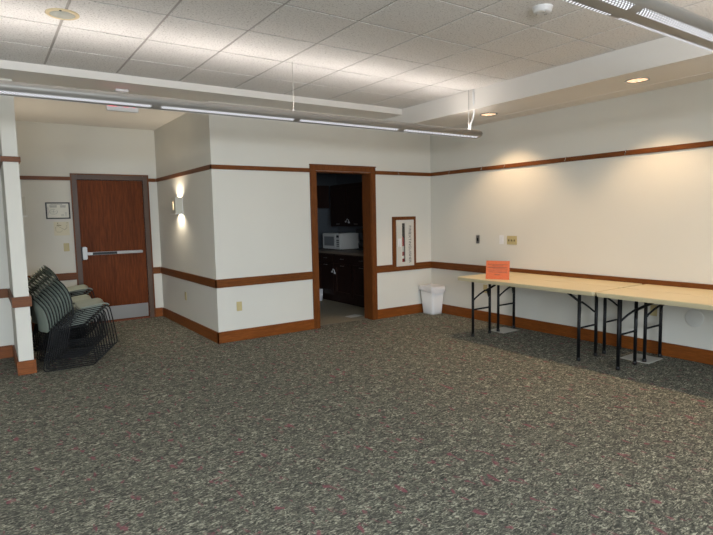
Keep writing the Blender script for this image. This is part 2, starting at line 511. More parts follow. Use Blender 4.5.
p1 = pendant(4.56, 4.90, [(-1.3, -1.22), (1.165, 1.245), (2.435, 2.50), (3.672, 3.754)], 'grey linear pendant light with a white cord, hanging in front of the kitchen doorway')
p2 = pendant(1.404, 4.90, [(-1.22, -1.14), (0, .08), (2.44, 2.52), (3.67, 3.75)], 'grey linear pendant light beside the round smoke detector')
for (r_, yc, xs_) in ((p1, 4.56, (2.466, 4.78)), (p2, 1.404, (.2, 4.6))):
    for x in xs_:
        MB().tube([(x, yc, 2.475), (x, yc, Z3 if x < XF else Z1)], .0022 if x < 4 else .004, 6).build('suspension_cable', mat('cable', srgb(190, 186, 180), .4, .6), r_)
        MB().lathe([(.020, 0), (.020, .006), (.010, .018), (.004, .03)], (x, yc, 2.475), 'z', 16).build('cable_mount', WHITE, r_)
MB().tube(fillet([(4.793, 4.50, Z3), (4.795, 4.50, 2.82), (4.835, 4.52, 2.70), (4.835, 4.54, 2.62), (4.80, 4.55, 2.54), (4.785, 4.555, 2.475)], .08, 6), .011, 10).build('power_cord', WHITE, p1)

# ------------------------------------------------------------------ recessed downlights
cut_l = []
def downlight(x, y, label):
    r = thing('recessed_downlight', (x, y, Z1), label, 'ceiling light', 'recessed downlights along the side border')
    MB().lathe([(.106, -.001), (.106, -.006), (.092, -.008), (.088, -.003), (.088, -.001)], (x, y, Z1), 'z', 40, False).build('trim_ring', CHROME, r)
    MB().lathe([(.0, -.0015), (.088, -.0015)], (x, y, Z1), 'z', 40, False).build('reflector', DOWNREF, r)
    sp = bpy.data.lights.new('downlight_lamp', 'SPOT'); sp.energy = 55; sp.color = (1, .70, .42)
    sp.spot_size = math.radians(112); sp.spot_blend = .55; sp.shadow_soft_size = .05
    o = bpy.data.objects.new('downlight_lamp', sp); COL.objects.link(o); o.parent = r
    o.location = (0, 0, -.02)
def downref():
    # faceted reflector bowl: bright warm facets radiating round the lamp
    m = mat('downlight reflector', srgb(230, 180, 130), .3)
    tc = N(m, 'ShaderNodeTexCoord'); sx = N(m, 'ShaderNodeSeparateXYZ'); L(m, tc.outputs['Object'], sx.inputs[0])
    at = N(m, 'ShaderNodeMath', operation='ARCTAN2'); L(m, sx.outputs[1], at.inputs[0]); L(m, sx.outputs[0], at.inputs[1])
    mu = N(m, 'ShaderNodeMath', operation='MULTIPLY'); mu.inputs[1].default_value = 7.; L(m, at.outputs[0], mu.inputs[0])
    si = N(m, 'ShaderNodeMath', operation='SINE'); L(m, mu.outputs[0], si.inputs[0])
    c = ramp(m, si.outputs[0], [(.2, (.75, .42, .22, 1)), (.75, (1, .86, .66, 1))])
    L(m, c, bsdf(m).inputs['Emission Color']); bsdf(m).inputs['Emission Strength'].default_value = 1.15
    return m
DOWNREF = downref()
downlight(5.20, 4.63, 'round recessed downlight beside the hanging end of the long pendant')
downlight(5.125, 2.76, 'round recessed downlight shining on the wall above the folding table seam')
for y in (.88, -1.0):
    sp = bpy.data.lights.new('downlight_lamp', 'SPOT'); sp.energy = 55; sp.color = (1, .70, .42)
    sp.spot_size = math.radians(112); sp.spot_blend = .55; sp.shadow_soft_size = .05
    o = bpy.data.objects.new('downlight_lamp', sp); COL.objects.link(o); o.location = (5.125, y, Z1-.02)

# ------------------------------------------------------------------ small ceiling things
r = thing('ceiling_speaker', (.563, 4.35, Z3), 'round ceiling speaker with tan ring and grey grille in a white ceiling tile', 'speaker')
MB().lathe([(.106, 0), (.106, -.006), (.098, -.010), (.080, -.009), (.080, 0)], (.563, 4.35, Z3), 'z', 48, False).build('ring', TANRING, r)
MB().lathe([(.0, -.008), (.080, -.007), (.080, -.001)], (.563, 4.35, Z3), 'z', 48, False).build('grille', SPKG, r)
MB().lathe([(.008, 0), (.008, -.004)], (.54, 4.262, Z3-.008), 'z', 10).build('screw', BLACK, r)

r = thing('smoke_detector', (3.36, 2.50, Z3), 'white round smoke detector on the tiles between the two pendant lights', 'smoke detector')
MB().lathe([(.070, 0), (.070, -.010), (.064, -.012), (.062, -.030), (.052, -.037), (.030, -.039), (.0, -.039)], (3.36, 2.50, Z3), 'z', 40, False).build('housing', WHITE, r)
for k in range(3): MB().lathe([(.010, -.0385), (.009, -.043), (0, -.043)], (3.36+.034*math.cos(k*2.1), 2.50+.034*math.sin(k*2.1), Z3), 'z', 12, False).build('sensor_vent', STEEL, r)

r = thing('exit_sign', (1.30, 6.16, Z2), 'white exit sign with red letters hanging from the dropped ceiling behind the pendant', 'exit sign')
MB().box(1.235, 1.365, 6.11, 6.21, Z2-.022, Z2).build('canopy', WHITE, r, bevel=.006)
MB().box(1.285, 1.315, 6.15, 6.17, 2.80, Z2-.022).build('stem', WHITE, r)
MB().box(1.145, 1.455, 6.135, 6.185, 2.640, 2.800).build('sign_housing', WHITE, r, bevel=.006)
text('exit_letters', 'EXIT', .150, EXITRED, r, (1.30, 6.1335, 2.728), (PI/2, 0, 0), .001)

# ------------------------------------------------------------------ sconces
SHADE = mat('sconce enamel', srgb(198, 193, 178), .6)
def sconce(xw, y, sg, label):
    r = thing('wall_sconce', (xw, y, 1.69), label, 'wall lamp', 'pair of alcove sconces')
    X = lambda a, c_: (xw+sg*a, xw+sg*c_)
    hy, z0, z1, dp = .10, 1.578, 1.80, .10
    MB().box(*X(0, .006), y-hy, y+hy, z0, z1).build('back_plate', WHITE, r)
    b = MB().box(*X(.006, dp), y-hy, y-hy+.006, z0, z1).box(*X(.006, dp), y+hy-.006, y+hy, z0, z1)
    b.box(*X(dp-.006, dp), y-hy+.006, y-.022, z0, z1).box(*X(dp-.006, dp), y+.022, y+hy-.006, z0, z1)
    b.box(*X(dp-.006, dp), y-.022, y+.022, z0, 1.635).box(*X(dp-.006, dp), y-.022, y+.022, 1.745, z1)
    b.build('lamp_shade', SHADE, r)
    MB().box(*X(-.0+.006, dp+.012), y-hy-.008, y-hy, z0-.004, z0+.004).box(*X(dp, dp+.012), y-hy, y+hy, z0-.004, z0+.004).build('rim', WHITE, r)
    MB().tube([(xw+sg*.05, y, 1.64), (xw+sg*.05, y, 1.745)], .013, 12).build('bulb', SCONCEGLOW, r)
    for up in (1, -1):
        sp = bpy.data.lights.new('sconce_lamp', 'SPOT'); sp.energy = 14; sp.color = (1, .88, .70)
        sp.spot_size = math.radians(150); sp.spot_blend = .8; sp.shadow_soft_size = .02
        o = bpy.data.objects.new('sconce_lamp', sp); COL.objects.link(o); o.parent = r
        o.location = (sg*.05, 0, .075*up); o.rotation_euler = ((PI, 0, 0) if up > 0 else (0, 0, 0))
    return r
sconce(XA, 7.49, -1, 'lit boxy white wall sconce on the side wall facing the stacked chairs')
sconce(XP, 7.49, 1, 'white wall sconce peeking out behind the partition end above the stacked chairs')

# ------------------------------------------------------------------ plates on the walls
def plate(name, cat, plane, pos, z, w, h, m, label, bits, group=None):
    """plane 'x-' = wall facing -X at X=pos[0]; 'y-' = wall facing -Y at Y=pos[1]"""
    t = .006
    r = thing(name, (pos[0], pos[1], z-h/2), label, cat, group)
    def bx(u0, u1, z0, z1, d0, d1):
        if plane == 'x-': return MB().box(pos[0]-d1, pos[0]-d0, pos[1]-u1, pos[1]-u0, z0, z1)
        if plane == 'y-': return MB().box(pos[0]+u0, pos[0]+u1, pos[1]-d1, pos[1]-d0, z0, z1)
    bx(-w/2, w/2, z-h/2, z+h/2, 0, t).build('plate', m, r, bevel=.002)
    for (nm, u0, u1, a, b, mm, d) in bits: bx(u0, u1, z+a, z+b, t, t+d).build(nm, mm, r)
    return r
SOCK = [('socket', -.017, .017, .008, .040, IVORYD, .001), ('socket', -.017, .017, -.040, -.008, IVORYD, .001)]
SOCKI = [('socket', -.017, .017, .008, .040, IVORY, .002), ('socket', -.017, .017, -.040, -.008, IVORY, .002)]
TOG = [('toggle', -.005, .005, -.012, .012, IVORY, .012)]
plate('key_switch', 'switch', 'x-', (XR, 5.268), 1.14, .07, .115, STEEL, 'brushed steel key switch plate with black centre, by itself near the room corner', [('switch_insert', -.013, .013, -.022, .022, BLACK, .003)])
plate('light_switch', 'switch', 'x-', (XR, 4.848), 1.145, .072, .118, WHITE, 'single white rocker switch next to the wide ivory switch plate', [('rocker', -.018, .018, -.034, .034, WHITE, .004)])
plate('light_switch', 'switch', 'x-', (XR, 4.674), 1.142, .160, .115, IVORY, 'wide ivory three-gang switch plate beside the white rocker switch', [('toggle', u-.006, u+.006, -.014, .012, IVORYD, .010) for u in (-.046, 0, .046)])
plate('wall_outlet', 'outlet', 'x-', (XR, 5.13), .455, .07, .115, IVORY, 'ivory outlet under the table below the orange sign', SOCKI)
plate('wall_outlet', 'outlet', 'x-', (XR, 2.83), .455, .07, .115, IVORY, 'ivory outlet behind the crowded table legs at the table seam', SOCKI)
plate('wall_outlet', 'outlet', 'y-', (2.532, YB), .425, .07, .115, IVORY, 'ivory outlet on the white wall between the outer corner and kitchen doorway', SOCKI)
plate('wall_outlet', 'outlet', 'x-', (XA, 7.46), .445, .07, .115, IVORY, 'ivory outlet low on the alcove wall below the lit sconce', SOCKI)
plate('light_switch', 'switch', 'y-', (.966, YD), 1.143, .072, .115, IVORY, 'ivory toggle switch beside the brown wooden door under the papers', TOG)
o = MB().lathe([(.088, 0), (.088, -.004), (.080, -.007), (.0, -.0075)], (XR, 2.437, .43), 'x', 40, False).build('round_wall_cover', mat('painted cover', srgb(204, 202, 194), .6), loc=None)
tag(o, 'round off-white cover plate on the wall under the tables', 'cover plate')

# hooks on the picture rail
def hook(p, ax, label):
    b = MB(); x, y, z = p
    if ax == 'x': b.tube([(x+.004, y, z+.03), (x, y, z+.033), (x-.010, y, z+.020), (x-.012, y, z-.012), (x-.022, y, z-.018), (x-.026, y, z-.004)], .0035, 6)
    else: b.tube([(x, y+.004, z+.03), (x, y, z+.033), (x, y-.010, z+.020), (x, y-.012, z-.012), (x, y-.022, z-.018), (x, y-.026, z-.004)], .0035, 6)
    return tag(b.build('rail_hook', CHROME, loc=p), label, 'hook', 'small hooks on the picture rail')
hook((XR-.018, 5.80, 2.108), 'x', 'tiny metal hook on the picture rail by the room corner')
hook((XR-.018, 5.177, 2.108), 'x', 'tiny metal hook on the rail above the steel key switch')
hook((XR-.018, 4.781, 2.108), 'x', 'tiny metal hook on the rail above the white rocker switch')
hook((XR-.018, 3.881, 2.108), 'x', 'tiny metal hook on the rail between the two wall light pools')
hook((XR-.018, 3.161, 2.108), 'x', 'tiny metal hook on the rail where the second light pool begins')
hook((5.047, YB-.018, 2.108), 'y', 'tiny metal hook on the rail above the fire extinguisher cabinet')

# framed plan and paper by the door
r = thing('framed_plan', (.890, YD, 1.545), 'black framed printed floor plan on the wall beside the brown door', 'framed notice')
f = MB(); x0, x1, z0, z1 = .740, 1.042, 1.545, 1.776; w = .017
f.box(x0, x1, YD-.016, YD, z0, z0+w).box(x0, x1, YD-.016, YD, z1-w, z1).box(x0, x0+w, YD-.016, YD, z0+w, z1-w).box(x1-w, x1, YD-.016, YD, z0+w, z1-w)
f.build('frame', BLACK, r)
MB().box(x0+w, x1-w, YD-.008, YD, z0+w, z1-w).build('sheet', PAPER, r)
pr = MB(); y0, y1 = YD-.0095, YD-.008
pr.box(.80, .95, y0, y1, 1.745, 1.750)
for k in range(4): pr.box(.79, .88, y0, y1, 1.705+.008*k, 1.709+.008*k); pr.box(.92, .99, y0, y1, 1.705+.008*k, 1.709+.008*k)
for k in range(24):
    a0 = k*PI*2/24; cx, cz = .835, 1.645
    if k not in (3, 4): pr.box(cx+.048*math.cos(a0)-.003, cx+.048*math.cos(a0)+.003, y0, y1, cz+.034*math.sin(a0)-.003, cz+.034*math.sin(a0)+.003)
pr.box(.80, .86, y0, y1, 1.643, 1.646).box(.835, .838, y0, y1, 1.625, 1.668)
for k in range(5): pr.box(.975, 1.0, y0, y1, 1.585+.012*k, 1.588+.012*k)
for k in range(3): pr.box(.925, .965, y0, y1, 1.585+.010*k, 1.588+.010*k)
for k in range(7): pr.box(.762, .774, y0, y1, 1.60+.018*k, 1.606+.018*k)
pr.build('print', mat('grey print', srgb(130, 128, 126), .8), r)
r = thing('pinned_map', (.922, YD, 1.31), 'unframed paper map taped under the black framed plan', 'notice')
MB().box(.826, 1.018, YD-.002, YD, 1.312, 1.503).build('sheet', mat('cream paper', srgb(214, 205, 180), .8), r)
pr = MB(); y0, y1 = YD-.003, YD-.002
pr.tube([(.85, y0, 1.375), (.845, y0, 1.43), (.88, y0, 1.44), (.93, y0, 1.41), (.955, y0, 1.39), (.99, y0, 1.42), (.985, y0, 1.45), (1.0, y0, 1.46)], .0018, 5)
pr.tube([(.855, y0, 1.365), (.90, y0, 1.358), (.93, y0, 1.38)], .0018, 5)
pr.box(.862, .92, y0, y1, 1.450, 1.457).box(.98, 1.008, y0, y1, 1.485, 1.490).box(.862, .90, y0, y1, 1.46, 1.464)
pr.box(.872, .882, y0, y1, 1.478, 1.492)
pr.build('print', mat('olive print', srgb(120, 112, 78), .8), r)

# ------------------------------------------------------------------ fire extinguisher cabinet
r = thing('extinguisher_cabinet', (5.16, YB, .745), 'wood-framed recessed fire extinguisher cabinet with narrow glass slot', 'cabinet')
f = MB(); a, b = 4.937, 5.382
f.box(a, 4.998, YB-.022, YB, .742, 1.478).box(5.335, b, YB-.022, YB, .742, 1.478).box(4.998, 5.335, YB-.022, YB, 1.430, 1.478)
f.build('wood_frame', TRIM_V, r, bevel=.003)
dd = MB(); s0, s1, q0, q1 = 5.105, 5.165, .805, 1.380
y0, y1 = YB-.028, YB-.016
dd.box(5.000, s0, y0, y1, .744, 1.428).box(s1, 5.333, y0, y1, .744, 1.428).box(s0, s1, y0, y1, .744, q0).box(s0, s1, y0, y1, q1, 1.428)
dr = dd.build('cabinet_door', STEELM, r)
MB().box(s0, s1, y0+.005, y0+.007, q0, q1).build('glass_slot', GLASS, dr)
hm = MB().tube([(5.045, y0, 1.035), (5.045, y0-.02, 1.04), (5.045, y0-.02, 1.145), (5.045, y0, 1.15)], .006, 8)
hm.box(5.030, 5.085, y0-.002, y0, 1.03, 1.155); hm.build('pull_handle', WHITE, dr)
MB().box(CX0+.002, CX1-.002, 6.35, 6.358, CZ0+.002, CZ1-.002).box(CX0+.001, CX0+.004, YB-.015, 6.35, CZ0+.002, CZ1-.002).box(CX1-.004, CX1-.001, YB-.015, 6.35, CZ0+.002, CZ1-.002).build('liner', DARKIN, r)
text('lettering', 'FIRE', .066, INK, dr, (5.255, y0-.0004, 1.285), (PI/2, PI/2, 0), .0004)
text('lettering', 'EXTINGUISHER', .066, INK, dr, (5.252, y0-.0004, 1.010), (PI/2, PI/2, 0), .0004)
r = thing('fire_extinguisher', (5.14, 6.272, CZ0), 'red fire extinguisher seen through the cabinet slot', 'fire extinguisher')
cx, cy = 5.140, 6.272
MB().lathe([(.040, .002), (.045, .01), (.045, .37), (.036, .41), (.018, .43), (.016, .44)], (cx, cy, CZ0), 'z', 28).build('cylinder', RED, r)
MB().lathe([(.0456, .10), (.0456, .14)], (cx, cy, CZ0), 'z', 28, False).build('label_band', PAPER, r)
MB().lathe([(.0457, .20), (.0457, .285)], (cx, cy, CZ0), 'z', 28, False).build('instruction_band', mat('grey label', srgb(190, 188, 180), .6), r)
MB().box(cx-.018, cx+.018, cy-.02, cy+.02, CZ0+.43, CZ0+.46).box(cx-.008, cx+.008, cy-.055, cy+.03, CZ0+.462, CZ0+.475).build('valve', BLACK, r)

# ------------------------------------------------------------------ folding tables
def make_table(xc, yc, label):
    W, Lh = .457, 1.83
    zt = .728
    r = thing('folding_table', (xc, yc, 0), label, 'table', 'narrow folding tables along the wall')
    x0, x1, y0, y1 = xc-W/2+.0015, xc+W/2-.0015, yc-Lh/2+.004, yc+Lh/2-.004
    rc = .03
    def rr(e):
        pts = []
        for (cx, cy, a0) in ((x1-rc, y1-rc, 0), (x0+rc, y1-rc, PI/2), (x0+rc, y0+rc, PI), (x1-rc, y0+rc, 3*PI/2)):
            for k in range(6):
                a = a0+PI/2*k/5; pts.append((cx+(rc+e)*math.cos(a), cy+(rc+e)*math.sin(a)))
        return pts
    MB().prism(rr(-.003), zt-.006, zt, 'z').build('tabletop', LAM, r)
    MB().prism(rr(0), zt-.026, zt-.006, 'z').build('edge_band', LAMEDGE, r)
    ap = MB(); i = .012
    ap.box(x0+i, x1-i, y0+i, y0+i+.012, zt-.044, zt-.026).box(x0+i, x1-i, y1-i-.012, y1-i, zt-.044, zt-.026)
    ap.box(x0+i, x0+i+.012, y0+i+.012, y1-i-.012, zt-.044, zt-.026).box(x1-i-.012, x1-i, y0+i+.012, y1-i-.012, zt-.044, zt-.026)
    ap.build('apron', LAMEDGE, r)
    for sg in (-1, 1):
        yl = yc+sg*.712
        lg = []
        for sx in (-1, 1):
            x = xc+sx*.150
            m = MB().tube([(x, yl, .012), (x, yl, zt-.03)], .0162, 10)
            q = m.build('leg', BLACKM, r)
            MB().lathe([(.020, .0035), (.020, .03), (.016, .034)], (x, yl, 0), 'z', 14).build('foot_cap', BLACK, q)
        MB().tube([(xc-.150, yl, .335), (xc+.150, yl, .335)], .010, 8).build('crossbar', BLACKM, r)
        yc2, zc2 = yl-sg*.085, .575
        br = MB()
        for sx in (-1, 1):
            x = xc+sx*.150
            br.tube([(x, yl, .44 if sx < 0 else .46), (x-sx*.03, yl-sg*.010, .475), (x-sx*.08, yl-sg*.04, .525), (xc+sx*.02, yc2, zc2)], .010, 8)
        br.build('brace_fork', BLACKM, r)
        MB().tube([(xc, yc2+sg*.01, zc2-.01), (xc, yl-sg*.30, zt-.034)], .013, 8).build('folding_strut', BLACKM, r)
        MB().tube([(xc+.130, yl, zt-.033), (xc-.130, yl, zt-.033)], .010, 8).build('pivot_bar', BLACKM, r)
    return r
t1 = make_table(4.993, 3.842, 'narrow tan folding table carrying the orange sign, on the room side')
def tcopy(x, y, label):
    c = copy_tree(t1); c.location = (x, y, 0); c['label'] = label
tcopy(5.452, 3.842, 'tan folding table against the wall, behind the one with the orange sign')
tcopy(4.993, 2.006, 'tan folding table on the room side, cut off by the picture edge')
tcopy(5.452, 1.995, 'tan folding table against the wall, below the round cover plate')

r = thing('tabletop_sign', (4.90, 4.235, .728), 'orange notice in a clear stand on the end of the folding table', 'sign')
p0, p1_ = Vector((4.846, 4.352, 0)), Vector((4.963, 4.104, 0))
u = (p1_-p0).normalized(); nrm = Vector((-u.y, u.x, 0))
if nrm.dot(Vector((0, 0, 0))-p0) < 0: nrm = -nrm
def sq(name, a0, a1, z0, z1, d0, d1, m, par, lean=.0):
    pts = []
    for z in (z0, z1):
        for d in (d0, d1):
            for a in (a0, a1):
                q = p0+u*a+nrm*(d-lean*(z-.728)); pts.append((q.x, q.y, z))
    return (pts, [(0, 1, 3, 2), (4, 6, 7, 5), (0, 4, 5, 1), (2, 3, 7, 6), (0, 2, 6, 4), (1, 5, 7, 3)])
LN = .12
MB().add(*sq('', 0, .275, .730, .945, .004, .0055, ORANGE, r, LN)).build('notice', ORANGE, r)
mm = MB().add(*sq('', -.004, .279, .7285, .950, .0065, .008, ACRYL, r, LN)).add(*sq('', -.004, .279, .7285, .7315, -.085, .006, ACRYL, r, 0))
mm.build('stand', ACRYL, r)
tx = MB()
rows = [(.90, .02, .255), (.885, .075, .20), (.868, .03, .25), (.860, .02, .24), (.848, .085, .255), (.832, .02, .11), (.826, .12, .25), (.812, .04, .19), (.808, .15, .25), (.786, .11, .165), (.778, .10, .17)]
random.seed(3)
for (z, a, b) in rows:
    x = a
    while x < b:
        w = random.uniform(.006, .018); tx.add(*sq('', x, min(x+w, b), z, z+.0048, .0056, .0062, INKR, r, LN)); x += w+.003
tx.build('printed_lines', INKR, r)

# plates on the carpet under the wall-side tables
def fplate(x0, x1, y0, y1, label, dx=0):
    tag(MB().prism([(x0, y0), (x1, y0+.01), (x1-dx, y1), (x0-dx, y1-.01)], .0, .0035, 'z').build('floor_plate', PLATE), label, 'floor plate', 'flat plates on the carpet')
fplate(5.268, 5.575, 4.44, 4.70, 'flat grey floor plate under the table legs below the orange sign')
fplate(5.262, 5.560, 2.645, 2.945, 'flat grey floor plate under the crowded legs at the table seam')

# ------------------------------------------------------------------ waste bin
r = thing('waste_bin', (5.55, 6.05, 0), 'white waste bin with a white bag in the room corner', 'waste bin')
def rrect(x0, x1, y0, y1, rc, n=5):
    pts = []
    for (cx, cy, a0) in ((x1-rc, y1-rc, 0), (x0+rc, y1-rc, PI/2), (x0+rc, y0+rc, PI), (x1-rc, y0+rc, 3*PI/2)):
        for k in range(n): a = a0+PI/2*k/(n-1); pts.append((cx+rc*math.cos(a), cy+rc*math.sin(a)))
    return pts
def loft(rings):
    b = MB(); n_ = len(rings[0]); vs = [p for R_ in rings for p in R_]
    fs = [(i*n_+k, i*n_+(k+1) % n_, (i+1)*n_+(k+1) % n_, (i+1)*n_+k) for i in range(len(rings)-1) for k in range(n_)]
    fs.append(tuple(range(n_))[::-1]); return b.add(vs, fs, True)
bx0, bx1, by0, by1 = 5.468, 5.660, 5.948, 6.172
def ring(e, z, jit=0):
    return [(p[0]+random.uniform(-jit, jit), p[1]+random.uniform(-jit, jit), z+random.uniform(-jit, jit)) for p in rrect(bx0-e, bx1+e*.62, by0-e, by1+e*.8, .028+e*.2)]
loft([ring(0, .0), ring(.004, .03), ring(.042, .415), ring(.036, .415), ring(.0, .03)]).build('bin_body', WHITE, r)
random.seed(5)
def bring(e, z, j):
    base = []
    pts = rrect(bx0-e, bx1+e*.62, by0-e, by1+e*.8, .03+e*.2, 9)
    for p in pts: base.append((p[0]+random.uniform(-j, j), p[1]+random.uniform(-j, j), z+random.uniform(-j, j)))
    return base
bag = MB()
def hem(q, amp): return [(p[0], p[1], p[2]+amp*math.sin(k*.9)+amp*.7*math.sin(k*2.3)) for k, p in enumerate(q)]
R_ = [bring(.026, .31, .002), bring(.038, .405, .002), bring(.045, .432, .005), bring(.051, .424, .005), bring(.053, .395, .006), hem(bring(.050, .370, .006), .006), hem(bring(.052, .342, .008), .014)]
n_ = len(R_[0]); bag.add([p for q in R_ for p in q], [(i*n_+k, i*n_+(k+1) % n_, (i+1)*n_+(k+1) % n_, (i+1)*n_+k) for i in range(len(R_)-1) for k in range(n_)], True)
bo = bag.build('bin_bag', BAGM, r)

# ------------------------------------------------------------------ stacking chairs
def make_chair():
    r = thing('stacking_chair', (0, 0, 0), 'x', 'chair', 'stacked sage green chairs')
    W = .52; rod = .0062
    def back(u, v):
        # u: bottom->top, v: side->side; rounded corners
        h_ = 2*v-1; hw = .235
        if u > .42: hw *= max(0., 1-((u-.42)/.58)**2.3)**.5*.54+.46
        if u < .12: hw *= .86+.14*(u/.12)**.6
        top = .415+.0*h_
        z = .388+.368*u-.02*h_*h_*u
        xx = .008-.062*u**1.9
        xx += .088*((abs(h_)*hw/.235)**2.2)
        return (xx, W/2+h_*hw, z)
    fm = MB()
    for y in (0, W):
        s = 1 if y == 0 else -1
        # closed side loop: up the back, down to the seat, front leg, runner, rear leg, seat rail
        path = [(.100, y+s*.012, .44), (.090, y, .40), (0, y, rod), (.494, y, rod), (.468, y, .22), (.432, y, .432), (.135, y, .402), (.112, y+s*.010, .44)]
        fm.tube(fillet(path, .045), rod, 6)
    # wire loop round the back shell
    lp = []
    us = [.10, .25, .4, .52, .64, .74, .83, .90, .95, .985]
    for h_, seq in ((-1, us), (1, us[::-1])):
        for u in seq:
            q = back(u, (h_+1)/2); lp.append((q[0]-.006, q[1]+h_*.007, q[2]+(.004 if u > .9 else 0)))
    fm.tube(lp, rod*.9, 6)
    for (x, z) in ((.395, .4165), (.20, .397)):
        fm.tube([(x, rod, z), (x, W-rod, z)], .0035, 6)
    fm.build('frame', BLACKM, r)
    def seat(u, v):
        # u: back->front, v: side->side
        xx = .168+u*.275; e = abs(2*v-1)
        hw = .232-(.02 if u > .85 else 0)*((u-.85)/.15)
        yy = W/2+(2*v-1)*hw
        z = .412+.034*u - .016*(1-e**2.2)*(1-.4*u) + .012*e**6
        if u > .8: z -= .030*((u-.8)/.2)**2
        return (xx, yy, z)
    MB().grid(seat, 14, 14, .0065).build('seat', SAGE, r)
    MB().grid(back, 16, 14, .0065).build('backrest', SAGEB, r)
    return r
proto = make_chair()
ORD = ['topmost', 'second from the top', 'third from the top', 'fourth from the top', 'fifth from the top', 'sixth from the top', 'seventh from the top', 'eighth from the top', 'ninth from the top', 'tenth from the top', 'eleventh from the top', 'twelfth from the top']
first = True
for (x0, y0, nc, where) in ((.400, 6.150, 10, 'stack beside the white wall end'), (.385, 6.740, 9, 'middle stack'), (.375, 7.330, 12, 'stack closest to the brown door')):
    for k in range(nc):
        c_ = proto if first else copy_tree(proto); first = False
        c_.location = (x0+.0240*k, y0, .0207*k)
        i = nc-1-k
        nm = 'bottom' if k == 0 else ORD[i]
        c_['label'] = 'sage green chair, %s of the %s' % (nm, where)

# ------------------------------------------------------------------ kitchen
CF = 4.98
ys = [8.41, 7.905, 7.345, 6.80]
ycabs = [(8.42, 9.04), (7.90, 8.42), (7.345, 7.90), (6.79, 7.345)]
cabn = ['far dark kitchen base cabinet behind the left door jamb', 'dark kitchen base cabinet under the microwave front', 'dark kitchen base cabinet in the middle of the doorway', 'dark kitchen base cabinet half hidden by the right door jamb']
for (a, b), lab in zip(ycabs, cabn):
    r = thing('base_cabinet', ((CF+5.79)/2, (a+b)/2, 0), lab, 'cabinet', 'kitchen base cabinets')
    MB().box(CF, 5.79, a+.002, b-.002, .14, .858).box(CF+.09, 5.79, a+.002, b-.002, 0, .14).build('body', KWOOD, r)
    dw = MB().box(CF-.018, CF-.001, a+.012, b-.012, .71, .845).build('drawer', KWOOD, r, bevel=.004)
    MB().tube([(CF-.018, (a+b)/2-.045, .78), (CF-.038, (a+b)/2-.04, .78), (CF-.038, (a+b)/2+.04, .78), (CF-.018, (a+b)/2+.045, .78)], .006, 8).build('handle', STEEL, dw)
    dm = MB(); w = .06
    dm.box(CF-.018, CF-.001, a+.012, b-.012, .155, .155+w).box(CF-.018, CF-.001, a+.012, b-.012, .695-w, .695)
    dm.box(CF-.018, CF-.001, a+.012, a+.012+w, .155+w, .695-w).box(CF-.018, CF-.001, b-.012-w, b-.012, .155+w, .695-w)
    dm.box(CF-.008, CF-.001, a+.012+w, b-.012-w, .155+w, .695-w)
    do = dm.build('door', KWOOD, r)
    MB().tube([(CF-.018, (a+b)/2-.045, .665), (CF-.038, (a+b)/2-.04, .665), (CF-.038, (a+b)/2+.04, .665), (CF-.018, (a+b)/2+.045, .665)], .006, 8).build('handle', STEEL, do)
o = MB().box(4.95, 5.795, 6.785, 9.045, .86, .90).build('countertop', COUNTER, bevel=.004, loc=(5.35, 7.9, .86))
tag(o, 'long brown laminate countertop under the microwave', 'countertop')
def lock(y, x, z0, dy, dz, lab):
    m = MB().box(x-.012, x-.001, y-.02, y+.02, z0-.014, z0+.014).tube([(x-.008, y, z0), (x-.020, y-dy*.1, z0+dz), (x-.020, y+dy*.3, z0+dz*1.4), (x-.008, y+dy, z0+dz*.3)], .005, 8).box(x-.012, x-.001, y+dy-.014, y+dy+.014, z0+dz*.3-.012, z0+dz*.3+.012)
    tag(m.build('cabinet_lock', WHITE, loc=(x, y, z0)), lab, 'cabinet lock', 'white locks on the kitchen cabinets')
lock(7.865, CF-.018, .53, .09, .05, 'white child lock joining two doors of the kitchen base cabinets')
ups = [(8.18, 8.71), (7.55, 8.18), (6.92, 7.55)]
upn = ['dark kitchen wall cabinet in the far corner above the microwave', 'dark kitchen wall cabinet with the white lock on it', 'dark kitchen wall cabinet cut off by the right door jamb']
for (a, b), lab in zip(ups, upn):
    r = thing('wall_cabinet', (5.61, (a+b)/2, 1.32), lab, 'cabinet', 'kitchen wall cabinets')
    MB().box(5.448, 5.79, a+.002, b-.002, 1.32, 2.08).build('body', KWOOD, r)
    dm = MB(); w = .055; A, B, z0, z1 = a+.01, b-.01, 1.33, 2.07
    dm.box(5.43, 5.447, A, B, z0, z0+w).box(5.43, 5.447, A, B, z1-w, z1).box(5.43, 5.447, A, A+w, z0+w, z1-w).box(5.43, 5.447, B-w, B, z0+w, z1-w).box(5.439, 5.447, A+w, B-w, z0+w, z1-w)
    do = dm.build('door', KWOOD, r)
    MB().tube([(5.43, (a+b)/2-.045, 1.362), (5.41, (a+b)/2-.04, 1.362), (5.41, (a+b)/2+.04, 1.362), (5.43, (a+b)/2+.045, 1.362)], .006, 8).build('handle', STEEL, do)
lock(8.09, 5.43, 1.39, .10, .045, 'white child lock on the kitchen wall cabinets')
r = thing('wall_cabinet', (4.6, 8.9, 1.665), 'shorter dark wall cabinet on the far kitchen wall', 'cabinet', 'kitchen wall cabinets')
MB().box(4.0, 5.42, 8.735, 9.045, 1.665, 2.08).build('body', KWOOD, r)
for (a, b) in ((4.0, 4.71), (4.71, 5.42)): MB().box(a+.01, b-.01, 8.717, 8.734, 1.675, 2.07).build('door', KWOOD, r, bevel=.004)

